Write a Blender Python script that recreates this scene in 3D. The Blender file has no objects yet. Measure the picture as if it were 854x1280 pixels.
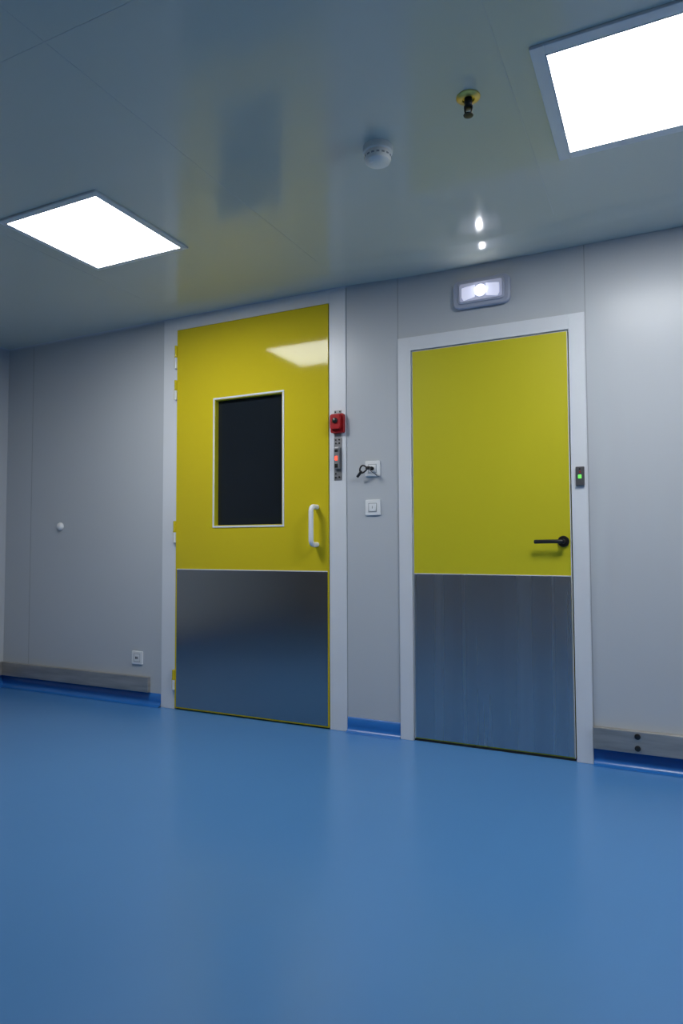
import bpy, bmesh, math, random
from mathutils import Vector, Matrix
from math import sin,cos,radians,pi
random.seed(4)
S=bpy.context.scene
S.view_settings.view_transform='Standard'
try: S.view_settings.look='None'
except Exception: pass
COL=S.collection
D=3.43; ZC=2.535; XL=-4.47; XR=4.2; YB=-0.9

# ------------------------------------------------------------ materials
def new_mat(name):
    m=bpy.data.materials.new(name); m.use_nodes=True
    nt=m.node_tree; b=nt.nodes['Principled BSDF']; return m,nt,b
def noise(nt,scale,detail=3,vec=(1,1,1),rough=.5):
    tc=nt.nodes.new('ShaderNodeTexCoord'); mp=nt.nodes.new('ShaderNodeMapping'); mp.inputs['Scale'].default_value=vec
    n=nt.nodes.new('ShaderNodeTexNoise'); n.inputs['Scale'].default_value=scale; n.inputs['Detail'].default_value=detail; n.inputs['Roughness'].default_value=rough
    nt.links.new(tc.outputs['Object'],mp.inputs['Vector']); nt.links.new(mp.outputs['Vector'],n.inputs['Vector']); return n
def ramp(nt,src,c0,c1,p0=.3,p1=.7):
    r=nt.nodes.new('ShaderNodeValToRGB'); r.color_ramp.elements[0].position=p0; r.color_ramp.elements[1].position=p1
    r.color_ramp.elements[0].color=(*c0,1); r.color_ramp.elements[1].color=(*c1,1)
    nt.links.new(src,r.inputs['Fac']); return r
def mapr(nt,src,a,b,lo=.3,hi=.7):
    r=nt.nodes.new('ShaderNodeMapRange'); r.inputs['From Min'].default_value=lo; r.inputs['From Max'].default_value=hi
    r.inputs['To Min'].default_value=a; r.inputs['To Max'].default_value=b; nt.links.new(src,r.inputs['Value']); return r
def bump(nt,b,src,strength,dist):
    bp=nt.nodes.new('ShaderNodeBump'); bp.inputs['Strength'].default_value=strength; bp.inputs['Distance'].default_value=dist
    nt.links.new(src,bp.inputs['Height']); nt.links.new(bp.outputs['Normal'],b.inputs['Normal'])
def paint(name,col,rough=.4,var=.04,nscale=3,bumpd=0.0,bscale=2,metal=0.,spec=.5,coat=0.):
    m,nt,b=new_mat(name)
    n=noise(nt,nscale,4)
    c0=tuple(c*(1-var) for c in col); c1=tuple(min(1,c*(1+var)) for c in col)
    r=ramp(nt,n.outputs['Fac'],c0,c1); nt.links.new(r.outputs['Color'],b.inputs['Base Color'])
    b.inputs['Roughness'].default_value=rough; b.inputs['Metallic'].default_value=metal
    b.inputs['Specular IOR Level'].default_value=spec
    b.inputs['Coat Weight'].default_value=coat; b.inputs['Coat Roughness'].default_value=.05
    if bumpd>0:
        n2=noise(nt,bscale,1); bump(nt,b,n2.outputs['Fac'],1.0,bumpd)
    return m
def emit(name,col,s):
    m,nt,b=new_mat(name); b.inputs['Base Color'].default_value=(*col,1)
    b.inputs['Emission Color'].default_value=(*col,1); b.inputs['Emission Strength'].default_value=s; return m
def steel(name,col,rough=.3,var=.05,rv=.03,metal=1.,vec=None,detail=3,aniso=0,rot=0):
    m,nt,b=new_mat(name)
    n=noise(nt,1.0,detail,vec,.55)
    r=ramp(nt,n.outputs['Fac'],tuple(c*(1-var) for c in col),tuple(c*(1+var) for c in col))
    nt.links.new(r.outputs['Color'],b.inputs['Base Color'])
    mr=mapr(nt,n.outputs['Fac'],rough-rv,rough+rv); nt.links.new(mr.outputs['Result'],b.inputs['Roughness'])
    b.inputs['Metallic'].default_value=metal
    if aniso:
        tg=nt.nodes.new('ShaderNodeTangent'); tg.direction_type='RADIAL'; tg.axis='Z'
        nt.links.new(tg.outputs['Tangent'],b.inputs['Tangent'])
        b.inputs['Anisotropic'].default_value=aniso; b.inputs['Anisotropic Rotation'].default_value=rot
    return m

M_wall=paint('wall_panel_lacquer',(.55,.575,.60),.30,.015,.8,bumpd=.002,bscale=1.1,spec=.32)
M_frame=paint('white_frame_lacquer',(.76,.78,.81),.35,.02)
M_ceil=paint('ceiling_panel_gloss',(.68,.71,.63),.14,.015,.7,bumpd=.004,bscale=.9,spec=.65)
M_back=paint('back_wall_taupe',(.30,.26,.22),.5,.04,1.0)
M_yellow=paint('yellow_door_gloss',(.66,.53,.020),.07,.02,1.0,bumpd=.0006,bscale=1.3,spec=.2)
M_yellow2=paint('yellow_door_satin',(.61,.55,.020),.40,.02,1.0,spec=.35)
M_white=paint('white_plastic',(.85,.86,.86),.35,.02)
M_cream=paint('detector_plastic',(.92,.90,.84),.4,.03)
M_slot=paint('detector_vent',(.35,.35,.34),.5,.03)
M_black=paint('black_plastic',(.012,.012,.013),.35,.1)
M_gask=paint('black_rubber',(.008,.008,.009),.7,.1)
M_glass=paint('unlit_room_glass',(.012,.016,.021),.06,.05,spec=.35)  # near-black colour stands for the unlit room behind the pane
M_red=paint('red_plastic',(.42,.010,.013),.3,.05)
M_seal=paint('seam_sealant',(.36,.38,.40),.5,.05)
M_cseam=paint('ceiling_seam',(.60,.63,.58),.3,.05)
M_seal2=paint('seam_sealant_light',(.66,.69,.72),.5,.05)
M_cove=paint('blue_cove_vinyl',(.022,.16,.50),.28,.05)
M_housing=paint('lamp_frame_lacquer',(.82,.84,.85),.4,.02)
M_exith=paint('luminaire_plastic',(.46,.49,.60),.3,.03)
M_brass=paint('brass',(.75,.56,.14),.3,.1,metal=.8)
M_dark=paint('dark_metal',(.05,.05,.05),.35,.1,metal=.8)
M_boxg=paint('grey_anodised',(.13,.13,.14),.4,.08,metal=.5)
M_boxl=paint('silver_reader_body',(.33,.33,.34),.35,.08,metal=.7)
M_st1=steel('brushed_steel_horizontal',(.44,.44,.44),.20,.015,.0,vec=(.4,4,90),detail=2)
M_st2=steel('brushed_steel_vertical',(.50,.525,.55),.27,.10,.02,vec=(9,3,.12),detail=5,aniso=.6,rot=.25)
M_rail=steel('steel_rail',(.44,.42,.39),.42,.22,.07,.6,vec=(3,10,30),detail=5)
M_panel=emit('led_diffuser',(.96,.98,1.0),26)
M_led=emit('white_led',(.95,.96,1),90)
M_lens=emit('lit_lens',(.45,.47,.60),.30)
M_lens2=emit('lit_reflector',(.70,.72,.90),.55)
M_halo=emit('led_halo_glow',(.85,.87,1.0),1.2)  # emissive colour paints the halo around the LED
M_rled=emit('red_led',(1,.08,.04),1.6)
M_gled=emit('green_led',(.18,.9,.12),.6)

# floor resin
M_floor,nt,b=new_mat('blue_resin_floor')
n1=noise(nt,1.3,5); r1=ramp(nt,n1.outputs['Fac'],(.080,.240,.52),(.086,.252,.54))
nt.links.new(r1.outputs['Color'],b.inputs['Base Color'])
b.inputs['Roughness'].default_value=.25
n3=noise(nt,2.0,1); bump(nt,b,n3.outputs['Fac'],1.,.001)

# ------------------------------------------------------------ mesh helpers
def empty(name,loc):
    e=bpy.data.objects.new(name,None); e.location=loc; e.empty_display_size=.1; COL.objects.link(e); return e
def finish(name,bm,mats,parent=None,smooth=False,bevel=0,seg=2):
    bmesh.ops.recalc_face_normals(bm,faces=bm.faces)
    vs=[v.co for v in bm.verts]
    c=Vector([(min(v[i] for v in vs)+max(v[i] for v in vs))/2 for i in range(3)])
    bmesh.ops.translate(bm,verts=bm.verts,vec=-c)
    me=bpy.data.meshes.new(name); bm.to_mesh(me); bm.free()
    if not isinstance(mats,(list,tuple)): mats=[mats]
    for m in mats: me.materials.append(m)
    if smooth:
        for p in me.polygons: p.use_smooth=True
    o=bpy.data.objects.new(name,me); COL.objects.link(o)
    if parent: 
        o.parent=parent; o.location=c-parent.location
    else: o.location=c
    if bevel>0:
        md=o.modifiers.new('bevel','BEVEL'); md.width=bevel; md.segments=seg; md.limit_method='ANGLE'
    return o
def addbox(bm,x0,x1,y0,y1,z0,z1,mi=0):
    v=[bm.verts.new((x,y,z)) for x in(x0,x1) for y in(y0,y1) for z in(z0,z1)]
    for f in((0,1,3,2),(4,6,7,5),(0,4,5,1),(2,3,7,6),(0,2,6,4),(1,5,7,3)):
        fc=bm.faces.new([v[i] for i in f]); fc.material_index=mi
def boxes(name,lst,mats,parent=None,bevel=0):
    bm=bmesh.new()
    for t in lst: addbox(bm,*t)
    return finish(name,bm,mats,parent,bevel=bevel)
def ringy(x0,x1,z0,z1,w,y0,y1,mi=0,wb=None):
    wb=w if wb is None else wb
    l=[(x0-w,x0,y0,y1,z0-wb,z1+w,mi),(x1,x1+w,y0,y1,z0-wb,z1+w,mi),(x0,x1,y0,y1,z1,z1+w,mi)]
    if wb>0: l.append((x0,x1,y0,y1,z0-wb,z0,mi))
    return l
def lathe(name,prof,loc,axis,mat,parent=None,seg=40):
    bm=bmesh.new(); rings=[]
    for r,h in prof:
        ring=[]
        for i in range(seg):
            a=2*pi*i/seg
            if axis=='z-': co=(loc[0]+r*cos(a),loc[1]+r*sin(a),loc[2]-h)
            else: co=(loc[0]+r*cos(a),loc[1]-h,loc[2]+r*sin(a))
            ring.append(bm.verts.new(co))
        rings.append(ring)
    for k in range(len(rings)-1):
        for i in range(seg):
            bm.faces.new((rings[k][i],rings[k][(i+1)%seg],rings[k+1][(i+1)%seg],rings[k+1][i]))
    bm.faces.new(rings[0]); bm.faces.new(rings[-1])
    o=finish(name,bm,mat,parent)
    for p in o.data.polygons: p.use_smooth=True
    md=o.modifiers.new('es','EDGE_SPLIT'); md.split_angle=radians(35)
    return o
def rrect(name,x0,x1,z0,z1,rad,y0,y1,mat,parent=None,bevel=.002,seg=8):
    bm=bmesh.new(); pts=[]
    for cx,cz,a0 in((x1-rad,z1-rad,0),(x0+rad,z1-rad,90),(x0+rad,z0+rad,180),(x1-rad,z0+rad,270)):
        for i in range(seg+1):
            a=radians(a0+90*i/seg); pts.append((cx+rad*cos(a),cz+rad*sin(a)))
    f=[bm.verts.new((x,y0,z)) for x,z in pts]; g=[bm.verts.new((x,y1,z)) for x,z in pts]
    bm.faces.new(f); bm.faces.new(g)
    for i in range(len(pts)): bm.faces.new((f[i],f[(i+1)%len(pts)],g[(i+1)%len(pts)],g[i]))
    return finish(name,bm,mat,parent,bevel=bevel)
def tube(name,pts,r,mat,parent=None,bez=False,res=8):
    cu=bpy.data.curves.new(name,'CURVE'); cu.dimensions='3D'; cu.bevel_depth=r; cu.bevel_resolution=6; cu.resolution_u=res; cu.use_fill_caps=True
    sp=cu.splines.new('NURBS' if bez else 'POLY'); sp.points.add(len(pts)-1)
    for i,p in enumerate(pts): sp.points[i].co=(*p,1)
    if bez: sp.use_endpoint_u=True; sp.order_u=3
    cu.materials.append(mat)
    o=bpy.data.objects.new(name,cu); COL.objects.link(o)
    dg=bpy.context.evaluated_depsgraph_get(); me=bpy.data.meshes.new_from_object(o.evaluated_get(dg)); bpy.data.objects.remove(o)
    for p in me.polygons: p.use_smooth=True
    m=bpy.data.objects.new(name,me); COL.objects.link(m)
    if parent: m.parent=parent; m.location=-parent.location
    return m

# ------------------------------------------------------------ room shell
D1=(-2.842,-1.7376,.010,2.448); D2=(-1.2289,-.412,.012,2.100)
F1=(-2.959,-1.6265); F2=(-1.3057,-.331)
T=.12
def slab(name,x0,x1,y0,y1,z0,z1,m): return boxes(name,[(x0,x1,y0,y1,z0,z1)],m)
slab('floor',XL-T,XR+T,YB-T,D+T,-.1,0,M_floor)
# ceiling: lacquered sheet panels; a shallow crease, added and shaped to catch the exit light's glint, runs above the right door
def sst(t): t=max(0.,min(1.,t)); return t*t*(3-2*t)
def glint_crease(x,y):
    t=sst((x+1.75)/.8)*sst((XR-x)/1.)
    u=abs(x+.83)
    c=.18+.14*(math.sqrt(u*u+.04)-.2)
    return .018*t*sst(((y-(D-c))/.115)+.5)
bm=bmesh.new()
xs=[XL-T]+[XL+(XR-XL)*i/190 for i in range(191)]+[XR+T]
ys=[YB-T,YB,0,1,2,2.45,2.65]+[2.7+ (D-2.7)*i/110 for i in range(1,111)]+[D+T]
g=[[bm.verts.new((x,y,ZC-glint_crease(x,min(y,D)))) for y in ys] for x in xs]
for i in range(len(xs)-1):
    for j in range(len(ys)-1): bm.faces.new((g[i][j],g[i][j+1],g[i+1][j+1],g[i+1][j]))
bmesh.ops.recalc_face_normals(bm,faces=bm.faces)
ret=bmesh.ops.extrude_face_region(bm,geom=bm.faces[:])
for v in ret['geom']:
    if isinstance(v,bmesh.types.BMVert): v.co.z=ZC+.1
o=finish('ceiling',bm,M_ceil)
for p in o.data.polygons:
    if abs(p.normal.z)>.5 : p.use_smooth=True
slab('wall_left',XL-T,XL,YB-T,D+T,0,ZC,M_wall)
slab('wall_right',XR,XR+T,YB-T,D+T,0,ZC,M_wall)
slab('wall_back',XL,XR,YB-T,YB,0,ZC,M_back)
a=.02
boxes('wall_front',[(XL,D1[0]-a,D,D+T,0,ZC),(D1[0]-a,D1[1]+a,D,D+T,D1[3]+a,ZC),(D1[1]+a,D2[0]-a,D,D+T,0,ZC),
   (D2[0]-a,D2[1]+a,D,D+T,D2[3]+a,ZC),(D2[1]+a,XR,D,D+T,0,ZC)],M_wall)
w=.002
l=[(x-w,x+w,D-.001,D+.002,z0,ZC) for x,z0 in((-4.20,.08),(F1[0]-.002,.0),(F1[1]+.002,0),(F2[0]-.002,0),(F2[1]+.004,0),(.87,.08),(2.07,.08),(3.27,.08))]
boxes('trim_1',l,[M_seal])
l=[(x-.0018,x+.0018,YB,D-.35,ZC-.0006,ZC+.002) for x in(-4.02,-2.82,-1.62,-.418,.78,1.98,3.18)]+[(XL,XR,1.337,1.341,ZC-.0006,ZC+.002)]
boxes('trim_2',l,[M_cseam])
def fillet(bm,p,ax,lo,hi,r,zc,n=6):
    prof=[(r-r*sin(pi/2*i/n), r-r*cos(pi/2*i/n)) for i in range(n+1)]
    vs=[[bm.verts.new((u,p-dw,zc-dc) if ax=='x' else (p+dw,u,zc-dc)) for dw,dc in prof] for u in(lo,hi)]
    for i in range(n): bm.faces.new((vs[0][i],vs[0][i+1],vs[1][i+1],vs[1][i]))
bm=bmesh.new(); fillet(bm,D,'x',XL,-1.62,.014,ZC); fillet(bm,XL,'y',YB,D,.014,ZC); finish('trim_3',bm,M_wall,smooth=True)

# blue coved upstand
def cove(name,segs):
    bm=bmesh.new(); R=.035; Hh=.082; th=.003
    prof=[(0,Hh+.001),(th,Hh),(th,R)]
    for i in range(1,9):
        t=pi/2*i/8; prof.append((th+R-R*cos(t), R-R*sin(t)+.0008))
    for ax,p,lo,hi in segs:
        rows=[[bm.verts.new((u,p-d,z) if ax=='x' else (p+d,u,z)) for d,z in prof] for u in(lo,hi)]
        for i in range(len(prof)-1): bm.faces.new((rows[0][i],rows[0][i+1],rows[1][i+1],rows[1][i]))
    return finish(name,bm,M_cove,smooth=True)
cove('baseboard_front',[('x',D,XL,F1[0]-.001),('x',D,F1[1]+.001,F2[0]-.001),('x',D,F2[1]+.001,XR)])
cove('baseboard_left',[('y',XL,YB,D)])

# steel bumper rails
def bolt(loc,parent,nm):
    lathe(nm,[(.013,0),(.013,.004),(.010,.006),(.004,.0065)],loc,'y-',M_dark,parent,20)
e=empty('steel_bumper_rail',(-3.76,D-.02,.14))
boxes('rail',[(XL+.002,-3.05,D-.030,D,.088,.186)],M_rail,e,.004)
e=empty('steel_bumper_rail',(XL+.02,1.2,.14))
boxes('rail',[(XL,XL+.030,YB+.02,D-.03,.088,.186)],M_rail,e,.004)
e=empty('steel_bumper_rail',(1.9,D-.02,.14))
boxes('rail',[(F2[1]+.002,XR-.002,D-.030,D,.078,.180)],M_rail,e,.004)
for i,x in enumerate((-.137,.9,1.9,2.9)):
    bolt((x,D-.030,.157),e,'bolt_%d'%(2*i)); bolt((x,D-.030,.103),e,'bolt_%d'%(2*i+1))

# ------------------------------------------------------------ door 1
e=empty('door_1',((D1[0]+D1[1])/2,D,1.2))
yf=D-.012
x0,x1,z0,z1=D1
g=.004
boxes('trim_4',[(F1[0],x0-g,D-.006,D+.10,0,ZC),(x1+g,F1[1],D-.006,D+.10,0,ZC),(x0-g,x1+g,D-.006,D+.10,z1+g,ZC)],M_frame,None,.0015)
boxes('gap_fill',[(x0-g,x1+g,D+.045,D+.1,.002,z1+g)],M_gask,e)  # black panel added behind the leaf to give the door gaps their shade
WX0,WX1,WZ0,WZ1=-2.540,-2.043,1.163,1.960
boxes('leaf',[(x0,WX0,yf,D+.035,z0,z1),(WX1,x1,yf,D+.035,z0,z1),(WX0,WX1,yf,D+.035,WZ1,z1),(WX0,WX1,yf,D+.035,z0,WZ0)],M_yellow,e)
boxes('window_rim',ringy(WX0,WX1,WZ0,WZ1,.011,yf-.004,yf+.001),M_frame,e,.001)
boxes('window_glass',[(WX0,WX1,yf+.034,yf+.040,WZ0,WZ1)],M_glass,e)
boxes('window_reveal',[(WX0-.0005,WX0+.004,yf,yf+.035,WZ0,WZ1),(WX1-.004,WX1+.0005,yf,yf+.035,WZ0,WZ1),(WX0,WX1,yf,yf+.035,WZ1-.004,WZ1+.0005),(WX0,WX1,yf,yf+.035,WZ0-.0005,WZ0+.004)],M_yellow2,e)
boxes('kick_plate',[(x0+.012,x1-.006,yf-.002,yf+.001,.018,.888)],M_st1,e)
boxes('plate_edge',[(x0+.012,x1-.006,yf-.003,yf,.888,.893)],M_frame,e)
for i,(a0,a1) in enumerate(((2.195,2.345),(1.99,2.118),(1.06,1.20),(.125,.25))):
    zc=(a0+a1)/2; hh=(a1-a0)/2
    boxes('hinge_leaf_%d'%i,[(x0-.022,x0,D-.016,D-.004,zc-hh*.95,zc+hh*.1)],M_yellow,e,.001)
    for k,(p,q) in enumerate(((zc-hh,zc-hh*.05),(zc+hh*.02,zc+hh))):
        bm=bmesh.new(); bmesh.ops.create_cone(bm,cap_ends=True,segments=20,radius1=.009,radius2=.009,depth=q-p,matrix=Matrix.Translation((x0-.006,D-.018,(p+q)/2)))
        finish('hinge_barrel_%d_%d'%(i,k),bm,M_yellow if k==1 else M_frame,e,bevel=.001)
hx=-1.812; pts=[]
za,zb=1.045,1.262; rr=.028; dep=.072
for i in range(9):
    t=pi/2*i/8; pts.append((hx,yf-dep+rr-rr*sin(t),zb-rr+rr*cos(t)))
low=[(p[0],p[1],za+zb-p[2]) for p in pts][::-1]
pts=[(hx,yf,zb)]+pts+low+[(hx,yf,za)]
tube('pull_handle',pts,.0145,M_white,e)

# ------------------------------------------------------------ door 2
e=empty('door_2',((D2[0]+D2[1])/2,D,1.05))
x0,x1,z0,z1=D2; yf=D-.002
zt=2.1788
boxes('trim_5',[(F2[0],x0-.003,D-.012,D+.10,0,zt),(x1+.006,F2[1],D-.012,D+.10,0,zt),(x0-.003,x1+.006,D-.012,D+.10,z1+.004,zt)],M_frame,None,.0015)
boxes('gap_fill',[(x0-.003,x1+.006,D+.045,D+.1,.0,z1+.004),(x0,x1,D+.001,D+.04,.001,z0)],M_gask,e)  # backing added to blacken the shaded gaps, plus a strip beneath the leaf
boxes('leaf',[(x0,x1,yf,D+.04,z0,z1)],M_yellow2,e,.001)
boxes('leaf_edge',[(x0,x0+.005,yf-.001,D,z0,z1),(x1-.004,x1,yf-.001,D,z0,z1),(x0,x1,yf-.001,D,z1-.003,z1)],M_seal2,e)
boxes('kick_plate',[(x0+.006,x1-.005,yf-.0025,yf+.001,.018,.885)],M_st2,e)
boxes('plate_edge',[(x0+.006,x1-.005,yf-.003,yf,.885,.889)],M_frame,e)
lx,lz=-.449,1.056
lathe('handle_rosette',[(.028,0),(.028,.007),(.026,.010),(.012,.010),(.011,.05),(.009,.052)],(lx,yf,lz),'y-',M_black,e,32)
tube('lever',[(lx,yf-.046,lz),(lx-.01,yf-.048,lz),(lx-.06,yf-.048,lz),(lx-.125,yf-.046,lz-.001),(lx-.13,yf-.044,lz-.001)],.0098,M_black,e)
boxes('bottom_seal',[(x0,x1,D-.001,D+.03,.0005,.0115)],M_gask,e)

# ------------------------------------------------------------ wall devices
e=empty('red_alarm_sounder',(-1.665,D-.03,1.735))
yw=D-.006
rrect('back_box',-1.712,-1.630,1.682,1.792,.010,yw,yw-.028,M_red,e,.003)
rrect('front_cover',-1.706,-1.640,1.700,1.786,.012,yw-.028,yw-.050,M_red,e,.004)
lathe('lens',[(.016,0),(.016,.006),(.011,.012),(.003,.014)],(-1.672,yw-.050,1.748),'y-',M_black,e,28)
boxes('bracket',[(-1.700,-1.655,yw-.003,yw,1.792,1.815),(-1.700,-1.655,yw-.003,yw,1.66,1.682)],M_boxl,e,.001)
for i,x in enumerate((-1.692,-1.664)):
    lathe('screw_%d'%i,[(.004,0),(.004,.003),(.001,.004)],(x,yw-.003,1.806),'y-',M_dark,e,12)
e=empty('door_access_reader',(-1.675,D-.02,1.53))
boxes('mount_plate',[(-1.702,-1.652,yw-.003,yw,1.412,1.658)],M_boxl,e,.001)
boxes('reader_body',[(-1.694,-1.660,yw-.022,yw-.003,1.475,1.600)],M_boxl,e,.003)
boxes('reader_slots',[(-1.688,-1.668,yw-.024,yw-.021,1.572,1.588),(-1.688,-1.668,yw-.024,yw-.021,1.482,1.505)],M_black,e,.001)
boxes('red_indicator',[(-1.686,-1.670,yw-.025,yw-.021,1.524,1.549)],M_rled,e,.001)
for i,(x,z) in enumerate(((-1.69,1.645),(-1.668,1.645),(-1.69,1.625),(-1.668,1.625),(-1.69,1.45),(-1.668,1.43),(-1.69,1.428))):
    lathe('screw_%d'%i,[(.005,0),(.005,.003),(.002,.004)],(x,yw-.003,z),'y-',M_dark,e,12)
def plate(nm,x0,x1,z0,z1,kind):
    e=empty(nm,((x0+x1)/2,D-.005,(z0+z1)/2)); cx,cz=(x0+x1)/2,(z0+z1)/2
    rrect('face_plate',x0,x1,z0,z1,.006,D,D-.009,M_white,e,.002)
    if kind=='switch':
        boxes('rocker_surround',ringy(cx-.022,cx+.022,cz-.022,cz+.022,.003,D-.011,D-.008),M_seal,e,.0005)
        boxes('rocker',[(cx-.021,cx+.021,D-.014,D-.008,cz-.021,cz+.021)],M_white,e,.002)
        boxes('mark',[(cx-.001,cx+.001,D-.0145,D-.0135,cz-.006,cz+.008)],M_black,e)
    elif kind=='keyed':
        boxes('insert_surround',ringy(cx-.022,cx+.022,cz-.022,cz+.022,.003,D-.011,D-.008),M_seal,e,.0005)
        boxes('insert',[(cx-.022,cx+.022,D-.012,D-.008,cz-.022,cz+.022)],M_white,e,.002)
        lathe('key_barrel',[(.011,0),(.011,.010),(.009,.013),(.003,.013)],(cx,D-.012,cz),'y-',M_dark,e,24)
    else:
        boxes('insert',[(cx-.024,cx+.024,D-.011,D-.008,cz-.024,cz+.024)],M_white,e,.002)
        boxes('insert_surround',ringy(cx-.024,cx+.024,cz-.024,cz+.024,.003,D-.0105,D-.008),M_seal,e,.0005)
        boxes('jack',[(cx-.012,cx-.001,D-.0125,D-.010,cz-.008,cz+.008),(cx+.003,cx+.010,D-.0125,D-.010,cz-.008,cz+.008)],M_boxg,e,.0008)
    return e
ek=plate('key_switch',-1.508,-1.418,1.424,1.511,'keyed')
kx,kz=-1.463,1.467
tube('key_stem',[(kx,D-.018,kz),(kx-.004,D-.05,kz)],.004,M_dark,ek)
boxes('key_head',[(kx-.018,kx+.006,D-.068,D-.050,kz-.010,kz+.009)],M_black,ek,.004)
tube('key_cord',[(kx-.01,D-.062,kz),(kx-.030,D-.060,kz+.020),(kx-.058,D-.05,kz+.006),(kx-.062,D-.04,kz-.022),(kx-.045,D-.035,kz-.026),(kx-.022,D-.04,kz-.008)],.0045,M_black,ek,True)
tube('key_fob',[(kx-.050,D-.045,kz-.016),(kx-.080,D-.035,kz-.044)],.008,M_black,ek)
tube('key_tail',[(kx+.0,D-.06,kz-.008),(kx+.010,D-.05,kz-.020),(kx+.022,D-.03,kz-.030),(kx+.030,D-.015,kz-.040)],.0018,M_black,ek,True)
plate('light_switch',-1.508,-1.418,1.207,1.293,'switch')
plate('wall_socket',-3.207,-3.116,.260,.345,'jack')
lathe('wall_door_stop',[(.029,0),(.029,.006),(.026,.014),(.018,.020),(.006,.023)],(-3.893,D,1.18),'y-',M_white,None,32)
e=empty('door_status_indicator',(-.361,D-.02,1.371))
yw=D-.012
boxes('body',[(-.384,-.344,yw-.016,yw,1.325,1.418)],M_boxg,e,.003)
boxes('green_indicator',[(-.373,-.357,yw-.0175,yw-.014,1.360,1.378)],M_gled,e,.001)
boxes('red_indicator',[(-.368,-.360,yw-.0175,yw-.014,1.388,1.396)],M_red,e,.001)
lathe('screw',[(.004,0),(.004,.002),(.001,.003)],(-.364,yw-.016,1.406),'y-',M_dark,e,12)

# emergency luminaire
e=empty('emergency_exit_light',(-.833,D-.03,2.36))
rrect('housing',-.983,-.684,2.285,2.437,.035,D,D-.030,M_exith,e,.008)
rrect('bezel',-.955,-.712,2.305,2.418,.018,D-.030,D-.038,M_exith,e,.003)
rrect('lens',-.945,-.722,2.314,2.409,.012,D-.038,D-.044,M_lens,e,.003)
bm=bmesh.new()
for sx in(-1,1):
    c=-.833; pts=[(c+sx*.030,2.330),(c+sx*.088,2.319),(c+sx*.098,2.335),(c+sx*.098,2.385),(c+sx*.082,2.388),(c+sx*.030,2.394)]
    f=[bm.verts.new((x,D-.044,z)) for x,z in pts]; g=[bm.verts.new((x,D-.047,z)) for x,z in pts]
    bm.faces.new(f);bm.faces.new(g)
    for i in range(6): bm.faces.new((f[i],f[(i+1)%6],g[(i+1)%6],g[i]))
finish('reflector',bm,M_lens2,e)
lathe('led_halo',[(.032,0),(.032,.003),(.026,.005),(.006,.006)],(-.833,D-.043,2.362),'y-',M_halo,e,32)
lathe('led',[(.013,0),(.013,.003),(.008,.008),(.002,.010)],(-.833,D-.048,2.362),'y-',M_led,e,24)

# ------------------------------------------------------------ ceiling items
def ceil_light(x0,x1,y0,y1,fw):
    e=empty('ceiling_light_panel',((x0+x1)/2,(y0+y1)/2,ZC-.01))
    za,zb=ZC-.010,ZC
    boxes('frame',[(*t,za,zb) for t in((x0-fw,x0,y0-fw,y1+fw),(x1,x1+fw,y0-fw,y1+fw),(x0,x1,y0-fw,y0),(x0,x1,y1,y1+fw))],M_housing,e,.002)
    boxes('diffuser',[(x0+.004,x1-.004,y0+.004,y1-.004,ZC-.0105,ZC-.001)],M_panel,e)
    boxes('gap_fill',[(*t,ZC-.0105,ZC) for t in((x0,x0+.004,y0,y1),(x1-.004,x1,y0,y1),(x0+.004,x1-.004,y0,y0+.004),(x0+.004,x1-.004,y1-.004,y1))],M_seal2,e)
ceil_light(-2.6945,-2.1375,2.036,2.591,.026)
ceil_light(-.291,.270,2.034,2.598,.042)
ceil_light(2.10,2.66,2.034,2.598,.042)

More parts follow.
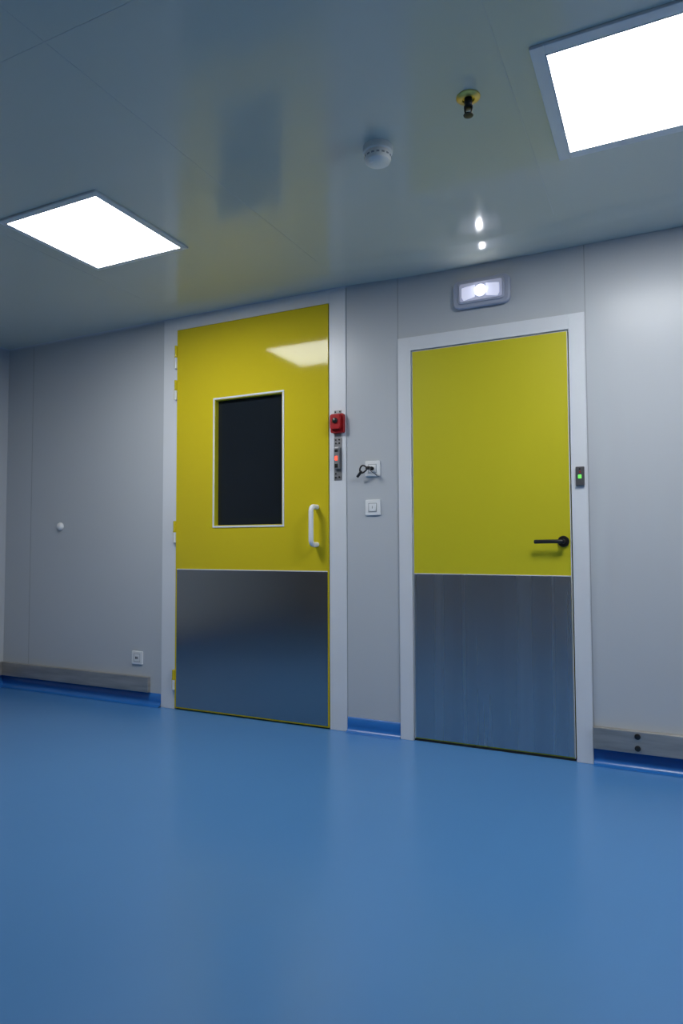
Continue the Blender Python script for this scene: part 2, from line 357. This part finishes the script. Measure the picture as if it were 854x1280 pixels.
e=empty('smoke_detector',(-.937,2.267,ZC-.02))
lathe('body',[(.056,0),(.056,.022),(.053,.024),(.049,.025),(.050,.032),(.050,.046),(.046,.056),(.036,.062),(.010,.064)],(-.937,2.262,ZC),'z-',[M_cream],e,48)
bm=bmesh.new()
for i in range(16):
    a=2*pi*i/16; M=Matrix.Translation((-.937+.0495*cos(a),2.262+.0495*sin(a),ZC-.041))@Matrix.Rotation(a,4,'Z')@Matrix.Diagonal((.003,.011,.006,1))
    bmesh.ops.create_cube(bm,size=1,matrix=M)
finish('vent_slots',bm,M_slot,e)
lathe('indicator',[(.006,0),(.006,.004),(.002,.005)],(-.955,2.235,ZC-.0615),'z-',M_white,e,12)

sx,sy=-.556,2.132
e=empty('ceiling_sprinkler',(sx,sy,ZC-.02))
lathe('escutcheon',[(.040,0),(.040,.003),(.034,.008),(.020,.010),(.018,.004)],(sx,sy,ZC),'z-',M_brass,e,40)
lathe('nozzle',[(.013,.002),(.013,.022),(.010,.024),(.010,.030),(.015,.032),(.015,.038),(.007,.040)],(sx,sy,ZC),'z-',M_black,e,24)
tube('yoke_a',[(sx-.010,sy,ZC-.034),(sx-.015,sy,ZC-.048),(sx-.003,sy,ZC-.062)],.003,M_dark,e,True)
tube('yoke_b',[(sx+.010,sy,ZC-.034),(sx+.015,sy,ZC-.048),(sx+.003,sy,ZC-.062)],.003,M_dark,e,True)
lathe('deflector',[(.016,.060),(.017,.062),(.016,.064),(.004,.066)],(sx,sy,ZC),'z-',M_dark,e,24)

# ------------------------------------------------------------ world + camera
wd=bpy.data.worlds.new('dim_world'); wd.use_nodes=True; S.world=wd
wd.node_tree.nodes['Background'].inputs['Color'].default_value=(.02,.025,.03,1)
yaw,pit,rol=radians(25.8228),radians(2.7611),radians(-.2180)
fw=Vector((-sin(yaw)*cos(pit),cos(yaw)*cos(pit),sin(pit))); rt=Vector((cos(yaw),sin(yaw),0)); up=rt.cross(fw)
r2=rt*cos(rol)+up*sin(rol); u2=-rt*sin(rol)+up*cos(rol)
cam=bpy.data.cameras.new('camera'); co=bpy.data.objects.new('camera',cam); COL.objects.link(co)
m=Matrix((r2,u2,-fw)).transposed().to_4x4(); m.translation=Vector((0,0,1.0463)); co.matrix_world=m
cam.sensor_fit='VERTICAL'; cam.sensor_height=36; cam.lens=835.43*36/1280; cam.clip_start=.02
S.camera=co
